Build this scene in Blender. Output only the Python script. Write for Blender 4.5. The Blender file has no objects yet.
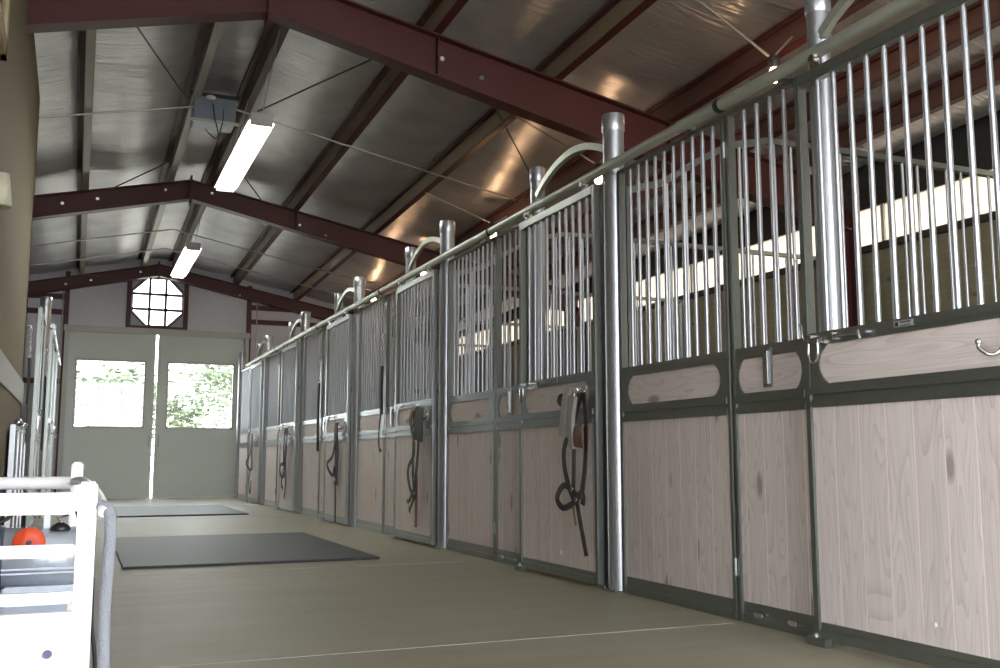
import bpy, bmesh, math, random
from mathutils import Vector, Matrix
random.seed(7)
S = bpy.context.scene
COL = S.collection
PI = math.pi

# ------------------------------------------------------------------ materials
def nt(name):
    m = bpy.data.materials.new(name); m.use_nodes = True
    n = m.node_tree.nodes; l = m.node_tree.links
    return m, n, l, n['Principled BSDF']
def simple(name, col, rough=.5, metal=0., bump=0., bscale=60, var=0., spec=None):
    m, n, l, b = nt(name)
    b.inputs['Base Color'].default_value = (*col, 1)
    b.inputs['Roughness'].default_value = rough
    b.inputs['Metallic'].default_value = metal
    if spec is not None: b.inputs['Specular IOR Level'].default_value = spec
    if bump or var:
        g = n.new('ShaderNodeNewGeometry')
        t = n.new('ShaderNodeTexNoise'); t.inputs['Scale'].default_value = bscale; t.inputs['Detail'].default_value = 4
        l.new(g.outputs['Position'], t.inputs['Vector'])
        if bump:
            u = n.new('ShaderNodeBump'); u.inputs['Strength'].default_value = bump; u.inputs['Distance'].default_value = .01
            l.new(t.outputs['Fac'], u.inputs['Height']); l.new(u.outputs['Normal'], b.inputs['Normal'])
        if var:
            r = n.new('ShaderNodeMapRange'); r.inputs[3].default_value = 1 - var; r.inputs[4].default_value = 1 + var
            l.new(t.outputs['Fac'], r.inputs[0])
            mx = n.new('ShaderNodeVectorMath'); mx.operation = 'SCALE'; mx.inputs[0].default_value = col
            l.new(r.outputs[0], mx.inputs['Scale']); l.new(mx.outputs[0], b.inputs['Base Color'])
    return m
def emis(name, col, st):
    m, n, l, b = nt(name)
    b.inputs['Base Color'].default_value = (*col, 1)
    b.inputs['Emission Color'].default_value = (*col, 1)
    b.inputs['Emission Strength'].default_value = st
    return m

def galv(name, col, rough, metal=.9):
    m, n, l, b = nt(name)
    g = n.new('ShaderNodeNewGeometry')
    v = n.new('ShaderNodeTexVoronoi'); v.inputs['Scale'].default_value = 38
    t = n.new('ShaderNodeTexNoise'); t.inputs['Scale'].default_value = 9; t.inputs['Detail'].default_value = 5
    l.new(g.outputs['Position'], v.inputs['Vector']); l.new(g.outputs['Position'], t.inputs['Vector'])
    sep = n.new('ShaderNodeSeparateColor'); l.new(v.outputs['Color'], sep.inputs[0])
    a = n.new('ShaderNodeMath'); a.operation = 'ADD'; l.new(sep.outputs[0], a.inputs[0]); l.new(t.outputs['Fac'], a.inputs[1])
    r = n.new('ShaderNodeMapRange'); r.inputs[1].default_value = 0; r.inputs[2].default_value = 2
    r.inputs[3].default_value = .95; r.inputs[4].default_value = 1.04; l.new(a.outputs[0], r.inputs[0])
    mx = n.new('ShaderNodeVectorMath'); mx.operation = 'SCALE'; mx.inputs[0].default_value = col
    l.new(r.outputs[0], mx.inputs['Scale']); l.new(mx.outputs[0], b.inputs['Base Color'])
    rr = n.new('ShaderNodeMapRange'); rr.inputs[1].default_value = 0; rr.inputs[2].default_value = 2
    rr.inputs[3].default_value = rough; rr.inputs[4].default_value = rough + .004; l.new(a.outputs[0], rr.inputs[0])
    l.new(rr.outputs[0], b.inputs['Roughness']); b.inputs['Metallic'].default_value = metal
    return m
GALV = galv('galvanised steel', (.47, .49, .53), .34, .84)
GALVF = galv('galvanised frame in dark reflection', (.27, .29, .275), .29, .85)  # same galvanised steel, base darkened to imitate its dark reflections
GALVR = galv('galvanised arch pipe', (.50, .52, .46), .42, .7)
CHROME = simple('bright zinc hardware', (.72, .72, .74), .15, 1.)
BLACK = simple('black rubber', (.012, .012, .014), .55)
REDOX = simple('red oxide primer', (.072, .0155, .0155), .5, 0, .15, 90, .2)
PURL = simple('purlin web with reflected tan', (.30, .245, .17), .5, 0, .1, 30, .25)  # red oxide web coloured tan for the light reflected on it
PURB = simple('brown purlin primer', (.11, .055, .045), .5, 0, .1, 30, .25)
PURLL = simple('light purlin web', (.30, .27, .23), .42, .3, .1, 30, .15)
INSUL = simple('white vinyl insulation', (.64, .65, .72), .45, 0, .4, 14, .06)
DOORP = simple('grey door paint', (.62, .68, .64), .5, 0, .1, 120, .05)
TRIMP = simple('pale grey trim paint', (.50, .50, .47), .45)
DARK = simple('dark girt and eave shade', (.03, .03, .03), .7)  # black girt, and the shadow under the eave painted dark
CONDUIT = simple('steel conduit', (.45, .45, .43), .35, .8)
WHITEP = simple('white powder coat', (.86, .85, .88), .35)
STUC = simple('beige textured wall', (.185, .155, .098), .75, 0, .8, 130, .12)
LEATHER = simple('dark brown leather', (.028, .019, .015), .5, 0, .3, 200, .3)
LEATHERT = simple('brown leather', (.13, .05, .028), .5, 0, .3, 200, .3)
NYLON = simple('black nylon webbing', (.012, .012, .016), .6)
NYLONP = simple('dark purple nylon webbing', (.045, .018, .04), .6)
NYLONG = simple('dark olive nylon webbing', (.04, .05, .03), .6)
FLEECE = simple('pale fleece', (.42, .40, .37), .9, 0, 1, 300, .2)
ALU = simple('brushed aluminium', (.55, .60, .68), .35, .45, .1, 60, .1)
FOAM = simple('grey pipe foam', (.30, .32, .36), .85, 0, .6, 260, .15)
ORANGE = simple('orange red plastic', (.75, .075, .02), .45)
BLACKG = simple('black plastic', (.015, .015, .017), .35)
CREAM = simple('cream enamel', (.62, .60, .46), .5)
TUBE = emis('fluorescent tube', (1., 1., .93), 16.0)
BULB = emis('warm bulb', (1., .62, .34), 14.0)

def wood(name, axis_u, base, board=.14, horiz=False):
    m, n, l, b = nt(name)
    g = n.new('ShaderNodeNewGeometry'); s = n.new('ShaderNodeSeparateXYZ'); l.new(g.outputs['Position'], s.inputs[0])
    def M(op, a, c=None):
        k = n.new('ShaderNodeMath'); k.operation = op
        for i, x in enumerate((a, c)):
            if x is None: continue
            if isinstance(x, (int, float)): k.inputs[i].default_value = x
            else: l.new(x, k.inputs[i])
        return k.outputs[0]
    across = s.outputs[2] if horiz else s.outputs[axis_u]
    along = s.outputs[axis_u] if horiz else s.outputs[2]
    q = M('DIVIDE', across, board); fid = M('FLOOR', q); fr = M('FRACT', q)
    wn = n.new('ShaderNodeTexWhiteNoise'); wn.noise_dimensions = '1D'; l.new(fid, wn.inputs['W'])
    off = M('MULTIPLY', fid, 3.7)
    # fine grain
    c1 = n.new('ShaderNodeCombineXYZ'); l.new(M('MULTIPLY', across, 26.), c1.inputs[0]); l.new(M('ADD', M('MULTIPLY', along, 1.3), off), c1.inputs[1]); l.new(off, c1.inputs[2])
    t1 = n.new('ShaderNodeTexNoise'); t1.inputs['Scale'].default_value = 2.2; t1.inputs['Detail'].default_value = 6; t1.inputs['Distortion'].default_value = .8
    l.new(c1.outputs[0], t1.inputs['Vector'])
    # cathedral figure
    c2 = n.new('ShaderNodeCombineXYZ'); l.new(M('MULTIPLY', across, 7.), c2.inputs[0]); l.new(M('ADD', M('MULTIPLY', along, .8), off), c2.inputs[1])
    t2 = n.new('ShaderNodeTexNoise'); t2.inputs['Scale'].default_value = 1.4; t2.inputs['Detail'].default_value = 1
    l.new(c2.outputs[0], t2.inputs['Vector'])
    fig = M('FRACT', M('MULTIPLY', t2.outputs['Fac'], 15.))
    fig = M('MULTIPLY', M('POWER', fig, 3.), .26)
    # knots
    c3 = n.new('ShaderNodeCombineXYZ'); l.new(M('MULTIPLY', across, 7.1), c3.inputs[0]); l.new(M('ADD', M('MULTIPLY', along, 2.6), off), c3.inputs[1])
    v = n.new('ShaderNodeTexVoronoi'); v.inputs['Scale'].default_value = .85; l.new(c3.outputs[0], v.inputs['Vector'])
    kn = n.new('ShaderNodeMapRange'); kn.inputs[1].default_value = .07; kn.inputs[2].default_value = .17; kn.inputs[3].default_value = .85; kn.inputs[4].default_value = 0
    l.new(v.outputs['Distance'], kn.inputs[0])
    dark = M('ADD', M('MULTIPLY', t1.outputs['Fac'], .42), M('ADD', fig, kn.outputs[0]))
    dark = M('ADD', dark, M('MULTIPLY', wn.outputs['Value'], .10))
    cr = n.new('ShaderNodeValToRGB')
    cr.color_ramp.elements[0].position = .12; cr.color_ramp.elements[0].color = (*base, 1)
    cr.color_ramp.elements[1].position = 1.25 if False else 1.; cr.color_ramp.elements[1].color = (base[0]*.46, base[1]*.42, base[2]*.42, 1)
    l.new(dark, cr.inputs[0])
    # v groove showing fresh whitewash
    e = M('MINIMUM', fr, M('SUBTRACT', 1., fr))
    gr = n.new('ShaderNodeMapRange'); gr.inputs[1].default_value = .014; gr.inputs[2].default_value = .03; gr.inputs[3].default_value = 1; gr.inputs[4].default_value = 0
    l.new(e, gr.inputs[0])
    mix = n.new('ShaderNodeMix'); mix.data_type = 'RGBA'; l.new(gr.outputs[0], mix.inputs[0]); l.new(cr.outputs[0], mix.inputs[6])
    mix.inputs[7].default_value = (min(1, base[0]*1.15), min(1, base[1]*1.13), min(1, base[2]*1.1), 1)
    l.new(mix.outputs[2], b.inputs['Base Color'])
    b.inputs['Roughness'].default_value = .6
    u = n.new('ShaderNodeBump'); u.inputs['Strength'].default_value = .25; u.inputs['Distance'].default_value = .004
    l.new(M('SUBTRACT', t1.outputs['Fac'], gr.outputs[0]), u.inputs['Height']); l.new(u.outputs['Normal'], b.inputs['Normal'])
    return m
WOOD = wood('whitewashed pine boards', 1, (.74, .66, .63))
WOODH = wood('whitewashed pine rail', 1, (.74, .66, .63), .5, True)
WOODX = wood('tan partition boards', 0, (.30, .27, .18), .14, True)
WOODO = wood('tan wall boards', 1, (.27, .26, .17), .2, True)

def floor_mat():
    m, n, l, b = nt('broom finished concrete')
    g = n.new('ShaderNodeNewGeometry')
    t = n.new('ShaderNodeTexNoise'); t.inputs['Scale'].default_value = 1.3; t.inputs['Detail'].default_value = 8; l.new(g.outputs['Position'], t.inputs['Vector'])
    t2 = n.new('ShaderNodeTexNoise'); t2.inputs['Scale'].default_value = 90; t2.inputs['Detail'].default_value = 3; l.new(g.outputs['Position'], t2.inputs['Vector'])
    mp = n.new('ShaderNodeMapping'); mp.inputs['Scale'].default_value = (.25, 3.5, 1); l.new(g.outputs['Position'], mp.inputs[0])
    t3 = n.new('ShaderNodeTexNoise'); t3.inputs['Scale'].default_value = 2.; t3.inputs['Detail'].default_value = 5; l.new(mp.outputs[0], t3.inputs['Vector'])
    cr = n.new('ShaderNodeValToRGB')
    cr.color_ramp.elements[0].position = .3; cr.color_ramp.elements[0].color = (.20, .185, .13, 1)
    cr.color_ramp.elements[1].position = .72; cr.color_ramp.elements[1].color = (.31, .29, .215, 1)
    a = n.new('ShaderNodeMath'); a.operation = 'ADD'; l.new(t.outputs['Fac'], a.inputs[0]); l.new(t3.outputs['Fac'], a.inputs[1])
    a2 = n.new('ShaderNodeMath'); a2.operation = 'MULTIPLY'; l.new(a.outputs[0], a2.inputs[0]); a2.inputs[1].default_value = .4
    a3 = n.new('ShaderNodeMath'); a3.operation = 'MULTIPLY_ADD'; l.new(t2.outputs['Fac'], a3.inputs[0]); a3.inputs[1].default_value = .2; l.new(a2.outputs[0], a3.inputs[2])
    l.new(a3.outputs[0], cr.inputs[0]); l.new(cr.outputs[0], b.inputs['Base Color'])
    r = n.new('ShaderNodeMapRange'); r.inputs[3].default_value = .42; r.inputs[4].default_value = .62; l.new(t.outputs['Fac'], r.inputs[0]); l.new(r.outputs[0], b.inputs['Roughness'])
    u = n.new('ShaderNodeBump'); u.inputs['Strength'].default_value = .35; u.inputs['Distance'].default_value = .006
    l.new(t2.outputs['Fac'], u.inputs['Height']); l.new(u.outputs['Normal'], b.inputs['Normal'])
    return m
FLOOR = floor_mat()
JOINT = simple('pale joint filler', (.36, .34, .26), .7)

def foil_mat():
    m, n, l, b = nt('silver insulation facing')
    g = n.new('ShaderNodeNewGeometry')
    mp = n.new('ShaderNodeMapping'); mp.inputs['Scale'].default_value = (.8, 11, 1); l.new(g.outputs['Position'], mp.inputs[0])
    t = n.new('ShaderNodeTexNoise'); t.inputs['Scale'].default_value = 2.6; t.inputs['Detail'].default_value = 5; t.inputs['Distortion'].default_value = .6; l.new(mp.outputs[0], t.inputs['Vector'])
    t2 = n.new('ShaderNodeTexNoise'); t2.inputs['Scale'].default_value = 2.; t2.inputs['Detail'].default_value = 3; l.new(g.outputs['Position'], t2.inputs['Vector'])
    u = n.new('ShaderNodeBump'); u.inputs['Strength'].default_value = .8; u.inputs['Distance'].default_value = .035
    l.new(t.outputs['Fac'], u.inputs['Height']); l.new(u.outputs['Normal'], b.inputs['Normal'])
    cr = n.new('ShaderNodeValToRGB')
    cr.color_ramp.elements[0].position = .3; cr.color_ramp.elements[0].color = (.50, .485, .50, 1)
    cr.color_ramp.elements[1].position = .7; cr.color_ramp.elements[1].color = (.68, .66, .68, 1)
    l.new(t2.outputs['Fac'], cr.inputs[0]); l.new(cr.outputs[0], b.inputs['Base Color'])
    b.inputs['Metallic'].default_value = .7; b.inputs['Roughness'].default_value = .29
    return m
FOIL = foil_mat()
def transl():
    m, n, l, b = nt('translucent eave panel')
    n.remove(b)
    d = n.new('ShaderNodeBsdfTranslucent'); d.inputs[0].default_value = (.52, .47, .41, 1)
    p = n.new('ShaderNodeBsdfTransparent'); p.inputs[0].default_value = (.26, .24, .20, 1)
    x = n.new('ShaderNodeMixShader'); x.inputs[0].default_value = .5
    l.new(d.outputs[0], x.inputs[1]); l.new(p.outputs[0], x.inputs[2]); l.new(x.outputs[0], n['Material Output'].inputs[0])
    return m
TRANS = transl()
def glass():
    m, n, l, b = nt('window glass'); n.remove(b)
    p = n.new('ShaderNodeBsdfTransparent'); p.inputs[0].default_value = (.94, .96, .95, 1)
    q = n.new('ShaderNodeBsdfGlossy'); q.inputs['Roughness'].default_value = .03
    x = n.new('ShaderNodeMixShader'); x.inputs[0].default_value = .06
    l.new(p.outputs[0], x.inputs[1]); l.new(q.outputs[0], x.inputs[2]); l.new(x.outputs[0], n['Material Output'].inputs[0])
    return m
GLASS = glass()

# ------------------------------------------------------------------ mesh helpers
class MB:
    def __init__(s): s.bm = bmesh.new()
    def box(s, x0, y0, z0, x1, y1, z1, bev=0.):
        r = bmesh.ops.create_cube(s.bm, size=1)
        for v in r['verts']:
            v.co = Vector((x0 + (v.co.x + .5)*(x1 - x0), y0 + (v.co.y + .5)*(y1 - y0), z0 + (v.co.z + .5)*(z1 - z0)))
        if bev:
            es = list({e for v in r['verts'] for e in v.link_edges})
            bmesh.ops.bevel(s.bm, geom=es, offset=bev, segments=2, affect='EDGES', clamp_overlap=True)
        return s
    def sweep(s, pts, prof, up=Vector((0, 0, 1)), closed=False, smooth=True, caps=True, scales=None):
        pts = [Vector(p) for p in pts]; n = len(pts); rings = []
        prev = None
        for i, p in enumerate(pts):
            if closed: d = pts[(i+1) % n] - pts[i-1]
            else: d = pts[min(i+1, n-1)] - pts[max(i-1, 0)]
            d.normalize()
            ref = prev if prev is not None else Vector(up)
            a = ref - d*ref.dot(d)
            if a.length < 1e-4: a = d.orthogonal()
            a.normalize(); prev = a if not isinstance(up, tuple) else None
            b = d.cross(a); k = scales[i] if scales else 1.
            rings.append([s.bm.verts.new(p + a*(q[1]*k) + b*(q[0]*k)) for q in prof])
        m = len(prof)
        for i in range(n if closed else n-1):
            A, B = rings[i], rings[(i+1) % n]
            for j in range(m):
                f = s.bm.faces.new((A[j], A[(j+1) % m], B[(j+1) % m], B[j])); f.smooth = smooth
        if caps and not closed:
            for R in (rings[0], rings[-1]):
                f = s.bm.faces.new(R if R is rings[0] else R[::-1]); f.smooth = False
                for e in f.edges: e.smooth = False
        return s
    def tube(s, pts, r, seg=12, closed=False, scales=None):
        prof = [(r*math.cos(2*PI*k/seg), r*math.sin(2*PI*k/seg)) for k in range(seg)]
        return s.sweep(pts, prof, closed=closed, scales=scales)
    def strap(s, pts, w, t, up=(1, 0, 0), closed=False):       # flat strap, thin along up
        pts = smooth_path(pts, closed)
        w *= 1.6
        prof = [(-w/2, -t/2), (w/2, -t/2), (w/2, t/2), (-w/2, t/2)]
        return s.sweep(pts, prof, up=up, closed=closed, smooth=False)
    def ball(s, c, r, seg=12, sc=(1, 1, 1)):
        q = bmesh.ops.create_uvsphere(s.bm, u_segments=seg, v_segments=seg//2+2, radius=r)
        for v in q['verts']: v.co = Vector((v.co.x*sc[0], v.co.y*sc[1], v.co.z*sc[2])) + Vector(c)
        for f in {f for v in q['verts'] for f in v.link_faces}: f.smooth = True
        return s
    def lathe(s, prof, c=(0, 0, 0), seg=20, axis='z'):
        rings = []
        for r, h in prof:
            ring = []
            for k in range(seg):
                a = 2*PI*k/seg
                if axis == 'z': p = (r*math.cos(a), r*math.sin(a), h)
                elif axis == 'x': p = (h, r*math.cos(a), r*math.sin(a))
                else: p = (r*math.sin(a), h, r*math.cos(a))
                ring.append(s.bm.verts.new(Vector(c) + Vector(p)))
            rings.append(ring)
        for A, B in zip(rings, rings[1:]):
            for j in range(seg):
                f = s.bm.faces.new((A[j], A[(j+1) % seg], B[(j+1) % seg], B[j])); f.smooth = True
        for R in (rings[0], rings[-1]):
            f = s.bm.faces.new(R)
            for e in f.edges: e.smooth = False
        return s
    def prism(s, poly, d):                                   # poly: list of 3-D points, d: extrusion vector
        a = [s.bm.verts.new(Vector(p)) for p in poly]; b = [s.bm.verts.new(Vector(p) + Vector(d)) for p in poly]
        s.bm.faces.new(a); s.bm.faces.new(b[::-1])
        for i in range(len(a)): s.bm.faces.new((a[i], b[i], b[(i+1) % len(a)], a[(i+1) % len(a)]))
        return s
    def build(s, name, mat, parent=None, label=None):
        bmesh.ops.recalc_face_normals(s.bm, faces=s.bm.faces[:])
        me = bpy.data.meshes.new(name); s.bm.to_mesh(me); s.bm.free()
        me.materials.append(mat)
        o = bpy.data.objects.new(name, me); COL.objects.link(o)
        if parent: o.parent = parent
        if label: o['label'] = label
        return o
def smooth_path(pts, closed=False, k=4):
    P = [Vector(p) for p in pts]; n = len(P); out = []
    rng = range(n) if closed else range(n-1)
    for i in rng:
        p0 = P[i-1] if (closed or i > 0) else P[0]; p1 = P[i]; p2 = P[(i+1) % n]; p3 = P[(i+2) % n] if (closed or i+2 < n) else P[-1]
        for j in range(k):
            t = j/k
            out.append(.5*((2*p1) + (p2-p0)*t + (2*p0-5*p1+4*p2-p3)*t*t + (3*p1-p0-3*p2+p3)*t**3))
    if not closed: out.append(P[-1])
    return out
def tag(o, label, cat, group=None):
    o['label'] = label; o['category'] = cat
    if group: o['group'] = group
    return o
def thing(name, label, cat, loc=(0, 0, 0), rz=0, group=None):
    o = bpy.data.objects.new(name, None); o.empty_display_size = .1; COL.objects.link(o)
    o.location = loc; o.rotation_euler = (0, 0, rz)
    return tag(o, label, cat, group)
def struct(o):
    o['kind'] = 'structure'; return o
def kids(o): return [c for c in bpy.data.objects if c.parent is o]
def dup(root, loc, rz=None, label=None, group=None):
    def cp(o, par):
        c = o.copy(); COL.objects.link(c); c.parent = par
        for ch in list(o.children): cp(ch, c)
        return c
    r = cp(root, None); r.location = loc
    if rz is not None: r.rotation_euler = (0, 0, rz)
    if label: r['label'] = label
    if group: r['group'] = group
    return r

# ------------------------------------------------------------------ dimensions
RX = 1.35                      # ridge
YN, YE = -3.2, 20.9            # near and far end of the building
WR, WL = 7.8, -5.1             # outer walls
FR = 2.95                      # right stall front, post centre line
FL = -.46                      # left stall front
PITCH = 2.985
A = [5.16 + PITCH*(k-1) for k in range(7)]          # main posts
T = lambda x, y: 4.80 - (.20 if x > RX else .22)*abs(x-RX) + .027*(14.75-y)   # rafter top

# ------------------------------------------------------------------ setting: floor, roof, walls
f = MB(); f.box(WL-.2, YN-.3, -.2, WR+.2, YE+.15, 0); struct(f.build('floor', FLOOR))
j = MB()
for y in (3.95, 7.05, 10.4, 13.5, 16.6): j.box(-.4, y-.004, -.02, 2.86, y+.004, .0015)
struct(j.build('trim_1', JOINT))

PX = [-5.0, -3.75, -2.5, -1.28, -.1, 1.02, 1.62, 2.85, 4.1, 5.38, 6.3, 6.98, 7.72]
PD = .2
def roof():
    bm = bmesh.new()
    rnd = random.Random(3)
    ph = [(rnd.uniform(0, 6.28), rnd.uniform(2., 9.), rnd.uniform(-.5, .5)) for _ in range(9)]
    def sag(x, y, x0, x1):
        u = (x-x0)/(x1-x0); s = math.sin(PI*u)
        bay = (y-1.95) % 6.4 / 6.4
        w = sum(math.sin(a + b*y + c*4*u) for a, b, c in ph)/9
        return -.05*s - .020*s*w - .02*math.sin(PI*bay)*s
    ny = 420
    for x0, x1 in zip(PX, PX[1:]):
        nx = 8 if (x1 - x0) > .7 else 4
        grid = []
        for i in range(ny+1):
            y = YN - .2 + (YE + .3 - YN)*i/ny
            grid.append([bm.verts.new((x0+(x1-x0)*k/nx, y, T(x0+(x1-x0)*k/nx, y) + PD + .015 + sag(x0+(x1-x0)*k/nx, y, x0, x1))) for k in range(nx+1)])
        for i in range(ny):
            for k in range(nx):
                q = bm.faces.new((grid[i][k], grid[i+1][k], grid[i+1][k+1], grid[i][k+1])); q.smooth = True
    me = bpy.data.meshes.new('ceiling'); bm.to_mesh(me); bm.free(); me.materials.append(FOIL)
    o = bpy.data.objects.new('ceiling', me); COL.objects.link(o); struct(o)
roof()
# outer roof sheet above the insulation keeps daylight out
r = MB()
for xs, xe in ((WL-.4, RX), (RX, WR+.4)):
    r.prism([(xs, YN-.3, T(xs, YN)+.36), (xe, YN-.3, T(xe, YN)+.36), (xe, YE+.3, T(xe, YE)+.36), (xs, YE+.3, T(xs, YE)+.36)], (0, 0, .04))
struct(r.build('trim_2', simple('roof sheet', (.25, .25, .25), .5)))

def purlin(x, idx):
    t = thing('roof_purlin', '', 'beam', (x, 0, 0))
    sgn = 1 if x > RX else -1
    def z(y): return T(x, y)
    w = MB(); y0, y1 = YN, YE
    w.prism([(-.006, y0, z(y0)+.004), (.006, y0, z(y0)+.004), (.006, y0, z(y0)+PD), (-.006, y0, z(y0)+PD)], (0, y1-y0, z(y1)-z(y0)))
    w.build('web', PURLL if x < 2 else PURL if x < 5 else PURB, t)
    for nm, a, h0, h1 in (('bottom_flange', .075, 0, .012), ('top_flange', .075, PD-.012, PD)):
        q = MB(); s0, s1 = (-.006, a) if nm[0] == 'b' else (-a, .006)
        q.prism([(s0, y0, z(y0)+h0), (s1, y0, z(y0)+h0), (s1, y0, z(y0)+h1), (s0, y0, z(y0)+h1)], (0, y1-y0, z(y1)-z(y0)))
        lip = s1 if nm[0] == 'b' else s0
        q.prism([(lip-.005, y0, z(y0)+(h0 if h0 == 0 else h0-.02)), (lip+.005, y0, z(y0)+(h0 if h0 == 0 else h0-.02)), (lip+.005, y0, z(y0)+(.025 if h0 == 0 else PD)), (lip-.005, y0, z(y0)+(.025 if h0 == 0 else PD))], (0, y1-y0, z(y1)-z(y0)))
        q.build(nm, PURLL if x < 1.2 and nm[0] == 'b' else REDOX, t)
    return t
PLAB = {-1.28: 'steel roof purlin mostly hidden behind the beige wall at far left',
        -.1: 'pale steel roof purlin, the outermost clearly seen left of the ridge',
        1.02: 'pale narrow roof purlin just left of the ridge, beside the fan housing',
        1.62: 'roof purlin just right of the ridge, running above the fluorescent lights',
        2.85: 'brown roof purlin, second to the right of the ridge',
        4.1: 'brown roof purlin, third to the right of the ridge',
        5.38: 'dark brown roof purlin above the warm stall bulbs',
        6.3: 'red roof purlin seen under the door track at upper right',
        6.98: 'red roof purlin seen through the nearest stall door bars'}
for i, x in enumerate(PX[3:12]):
    t = purlin(x, i); t['label'] = PLAB[x]; t['group'] = 'roof purlins'

def rafter(y, dep_r, dep_side, lab):
    t = thing('roof_rafter', lab, 'beam', (0, y, 0), 0, 'red steel roof rafters')
    def low(x, side):
        f_ = min(1, abs(x-RX)/3.3); return T(x, y) - (dep_r + (dep_side-dep_r)*f_)
    web = MB(); bf = MB(); tf = MB()
    for side, xe in ((1, WR-.1), (-1, WL+.1)):
        xs = [RX, RX+side*1.5, RX+side*3.3, xe]
        for a, b in zip(xs, xs[1:]):
            web.prism([(a, -.008, low(a, side)), (b, -.008, low(b, side)), (b, -.008, T(b, y)), (a, -.008, T(a, y))], (0, .016, 0))
            bf.prism([(a, -.09, low(a, side)-.016), (b, -.09, low(b, side)-.016), (b, -.09, low(b, side)), (a, -.09, low(a, side))], (0, .18, 0))
            tf.prism([(a, -.09, T(a, y)-.016), (b, -.09, T(b, y)-.016), (b, -.09, T(b, y)), (a, -.09, T(a, y))], (0, .18, 0))
    for x in (2.9, 5.4):                                       # stiffener lines on the web
        web.box(x-.006, -.08, low(x, 1), x+.006, -.006, T(x, y)-.02)
    web.build('web', REDOX, t); bf.build('bottom_flange', REDOX, t); tf.build('top_flange', REDOX, t)
    pl = MB(); pl.box(RX-.012, -.1, low(RX, 1)-.09, RX+.012, .1, T(RX, y)+.06); pl.build('splice_plate', REDOX, t)
    for bx, bz in ((RX-.35, .1), (RX+1.6, .2), (RX+2.0, .24), (RX-1.7, .14), (RX-1.25, .13), (RX+.3, .1)):
        b = MB(); zc = T(bx, y)-bz
        b.lathe([(.022, -.036), (.022, -.022), (.032, -.022), (.032, -.009)], (bx, 0, zc), 6, 'y'); b.build('bolt', CHROME, t)
    return t
RAF = [8.35, 14.75, 20.72]
rafter(RAF[0], .36, .44, 'nearest dark red steel rafter crossing the top of the picture')
rafter(RAF[1], .27, .32, 'middle dark red steel rafter behind the nearer fluorescent light')
rafter(RAF[2], .22, .24, 'farthest dark red steel rafter above the end doors')
for i, y in enumerate(RAF[:2]):
    q = MB(); q.box(WR-.32, y-.09, 0, WR-.30, y+.09, T(WR, y)-.2); q.box(WR-.07, y-.09, 0, WR-.05, y+.09, T(WR, y)-.2); q.box(WR-.31, y-.008, 0, WR-.06, y+.008, T(WR, y)-.2)
    o = q.build('wall_column', REDOX); tag(o, ('dark red steel column on the outer wall, seen through the near stall bars', 'dark red steel column on the outer wall, farther down the stalls')[i], 'column', 'outer wall columns')

# outer wall (right): boards, translucent strip, eave shade painted as a dark sheet above
w = MB(); w.box(WR, YN, 0, WR+.06, YE, 2.98); struct(w.build('wall_right', WOODO))
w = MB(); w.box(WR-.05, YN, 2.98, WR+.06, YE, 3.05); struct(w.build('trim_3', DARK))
w = MB(); w.box(WR+.02, YN, 3.05, WR+.03, YE, 3.47); struct(w.build('window_1', TRANS))
mu = MB()
for k in range(20): mu.box(WR-.0, YN + 1.2*k + .3, 3.05, WR+.05, YN + 1.2*k + .34, 3.47)
struct(mu.build('trim_4', TRIMP))
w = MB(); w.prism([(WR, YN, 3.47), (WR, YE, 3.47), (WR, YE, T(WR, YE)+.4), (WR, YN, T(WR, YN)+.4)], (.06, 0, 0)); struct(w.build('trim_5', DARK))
# outer wall (left), cut short: added unseen opening lights the near stalls
w = MB(); w.prism([(WL, 3.4, 0), (WL, YE, 0), (WL, YE, T(WL, YE)+.4), (WL, 3.4, T(WL, 3.4)+.4)], (-.06, 0, 0)); struct(w.build('wall_far_left', WOODO))
# beige room wall beside the camera
WX = -.53; WY = 11.02
w = MB(); w.prism([(WX, 1.3, 0), (WX, WY, 0), (WX, WY, T(WX, WY)), (WX, 1.3, T(WX, 1.3)-.02)], (-.12, 0, 0))
w.prism([(WX, WY, 0), (WX-3, WY, 0), (WX-3, WY, T(WX-3, WY)-.02), (WX, WY, T(WX, WY)-.02)], (0, -.12, 0)); struct(w.build('wall_left', STUC))
w = MB(); w.box(WX, 1.3, 1.30, WX+.012, WY, 1.52, .004); struct(w.build('trim_6', galv('dull metal wall strip', (.30, .28, .24), .5, .4)))
w = MB(); 
for a_ in ((5.2, 3.13, 6.4, 3.24), (5.2, 3.73, 6.4, 3.84), (6.29, 3.13, 6.4, 3.84), (5.2, 3.13, 5.31, 3.84)): w.box(WX, a_[0], a_[1], WX+.03, a_[2], a_[3])
o = w.build('window_2', simple('tan wood frame', (.42, .34, .20), .5)); struct(o)
g_ = MB(); g_.box(WX+.002, 5.31, 3.24, WX+.012, 6.29, 3.73); gp = g_.build('window_pane', simple('dark glazing', (.03, .05, .07), .1), o)
# wall sconce at the left edge
t = thing('wall_lamp', 'cream wall lamp shade cut by the left picture edge, on the beige wall', 'lamp', (WX, 6.1, 2.26))
MB().lathe([(.045, -.09), (.06, -.09), (.035, .1), (.03, .1)], (.07, 0, 0), 16).build('lamp_shade', CREAM, t)
MB().lathe([(.03, 0), (.03, .01), (.012, .015), (.012, .07)], (0, 0, .02), 12, 'x').build('bracket', CREAM, t)

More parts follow.
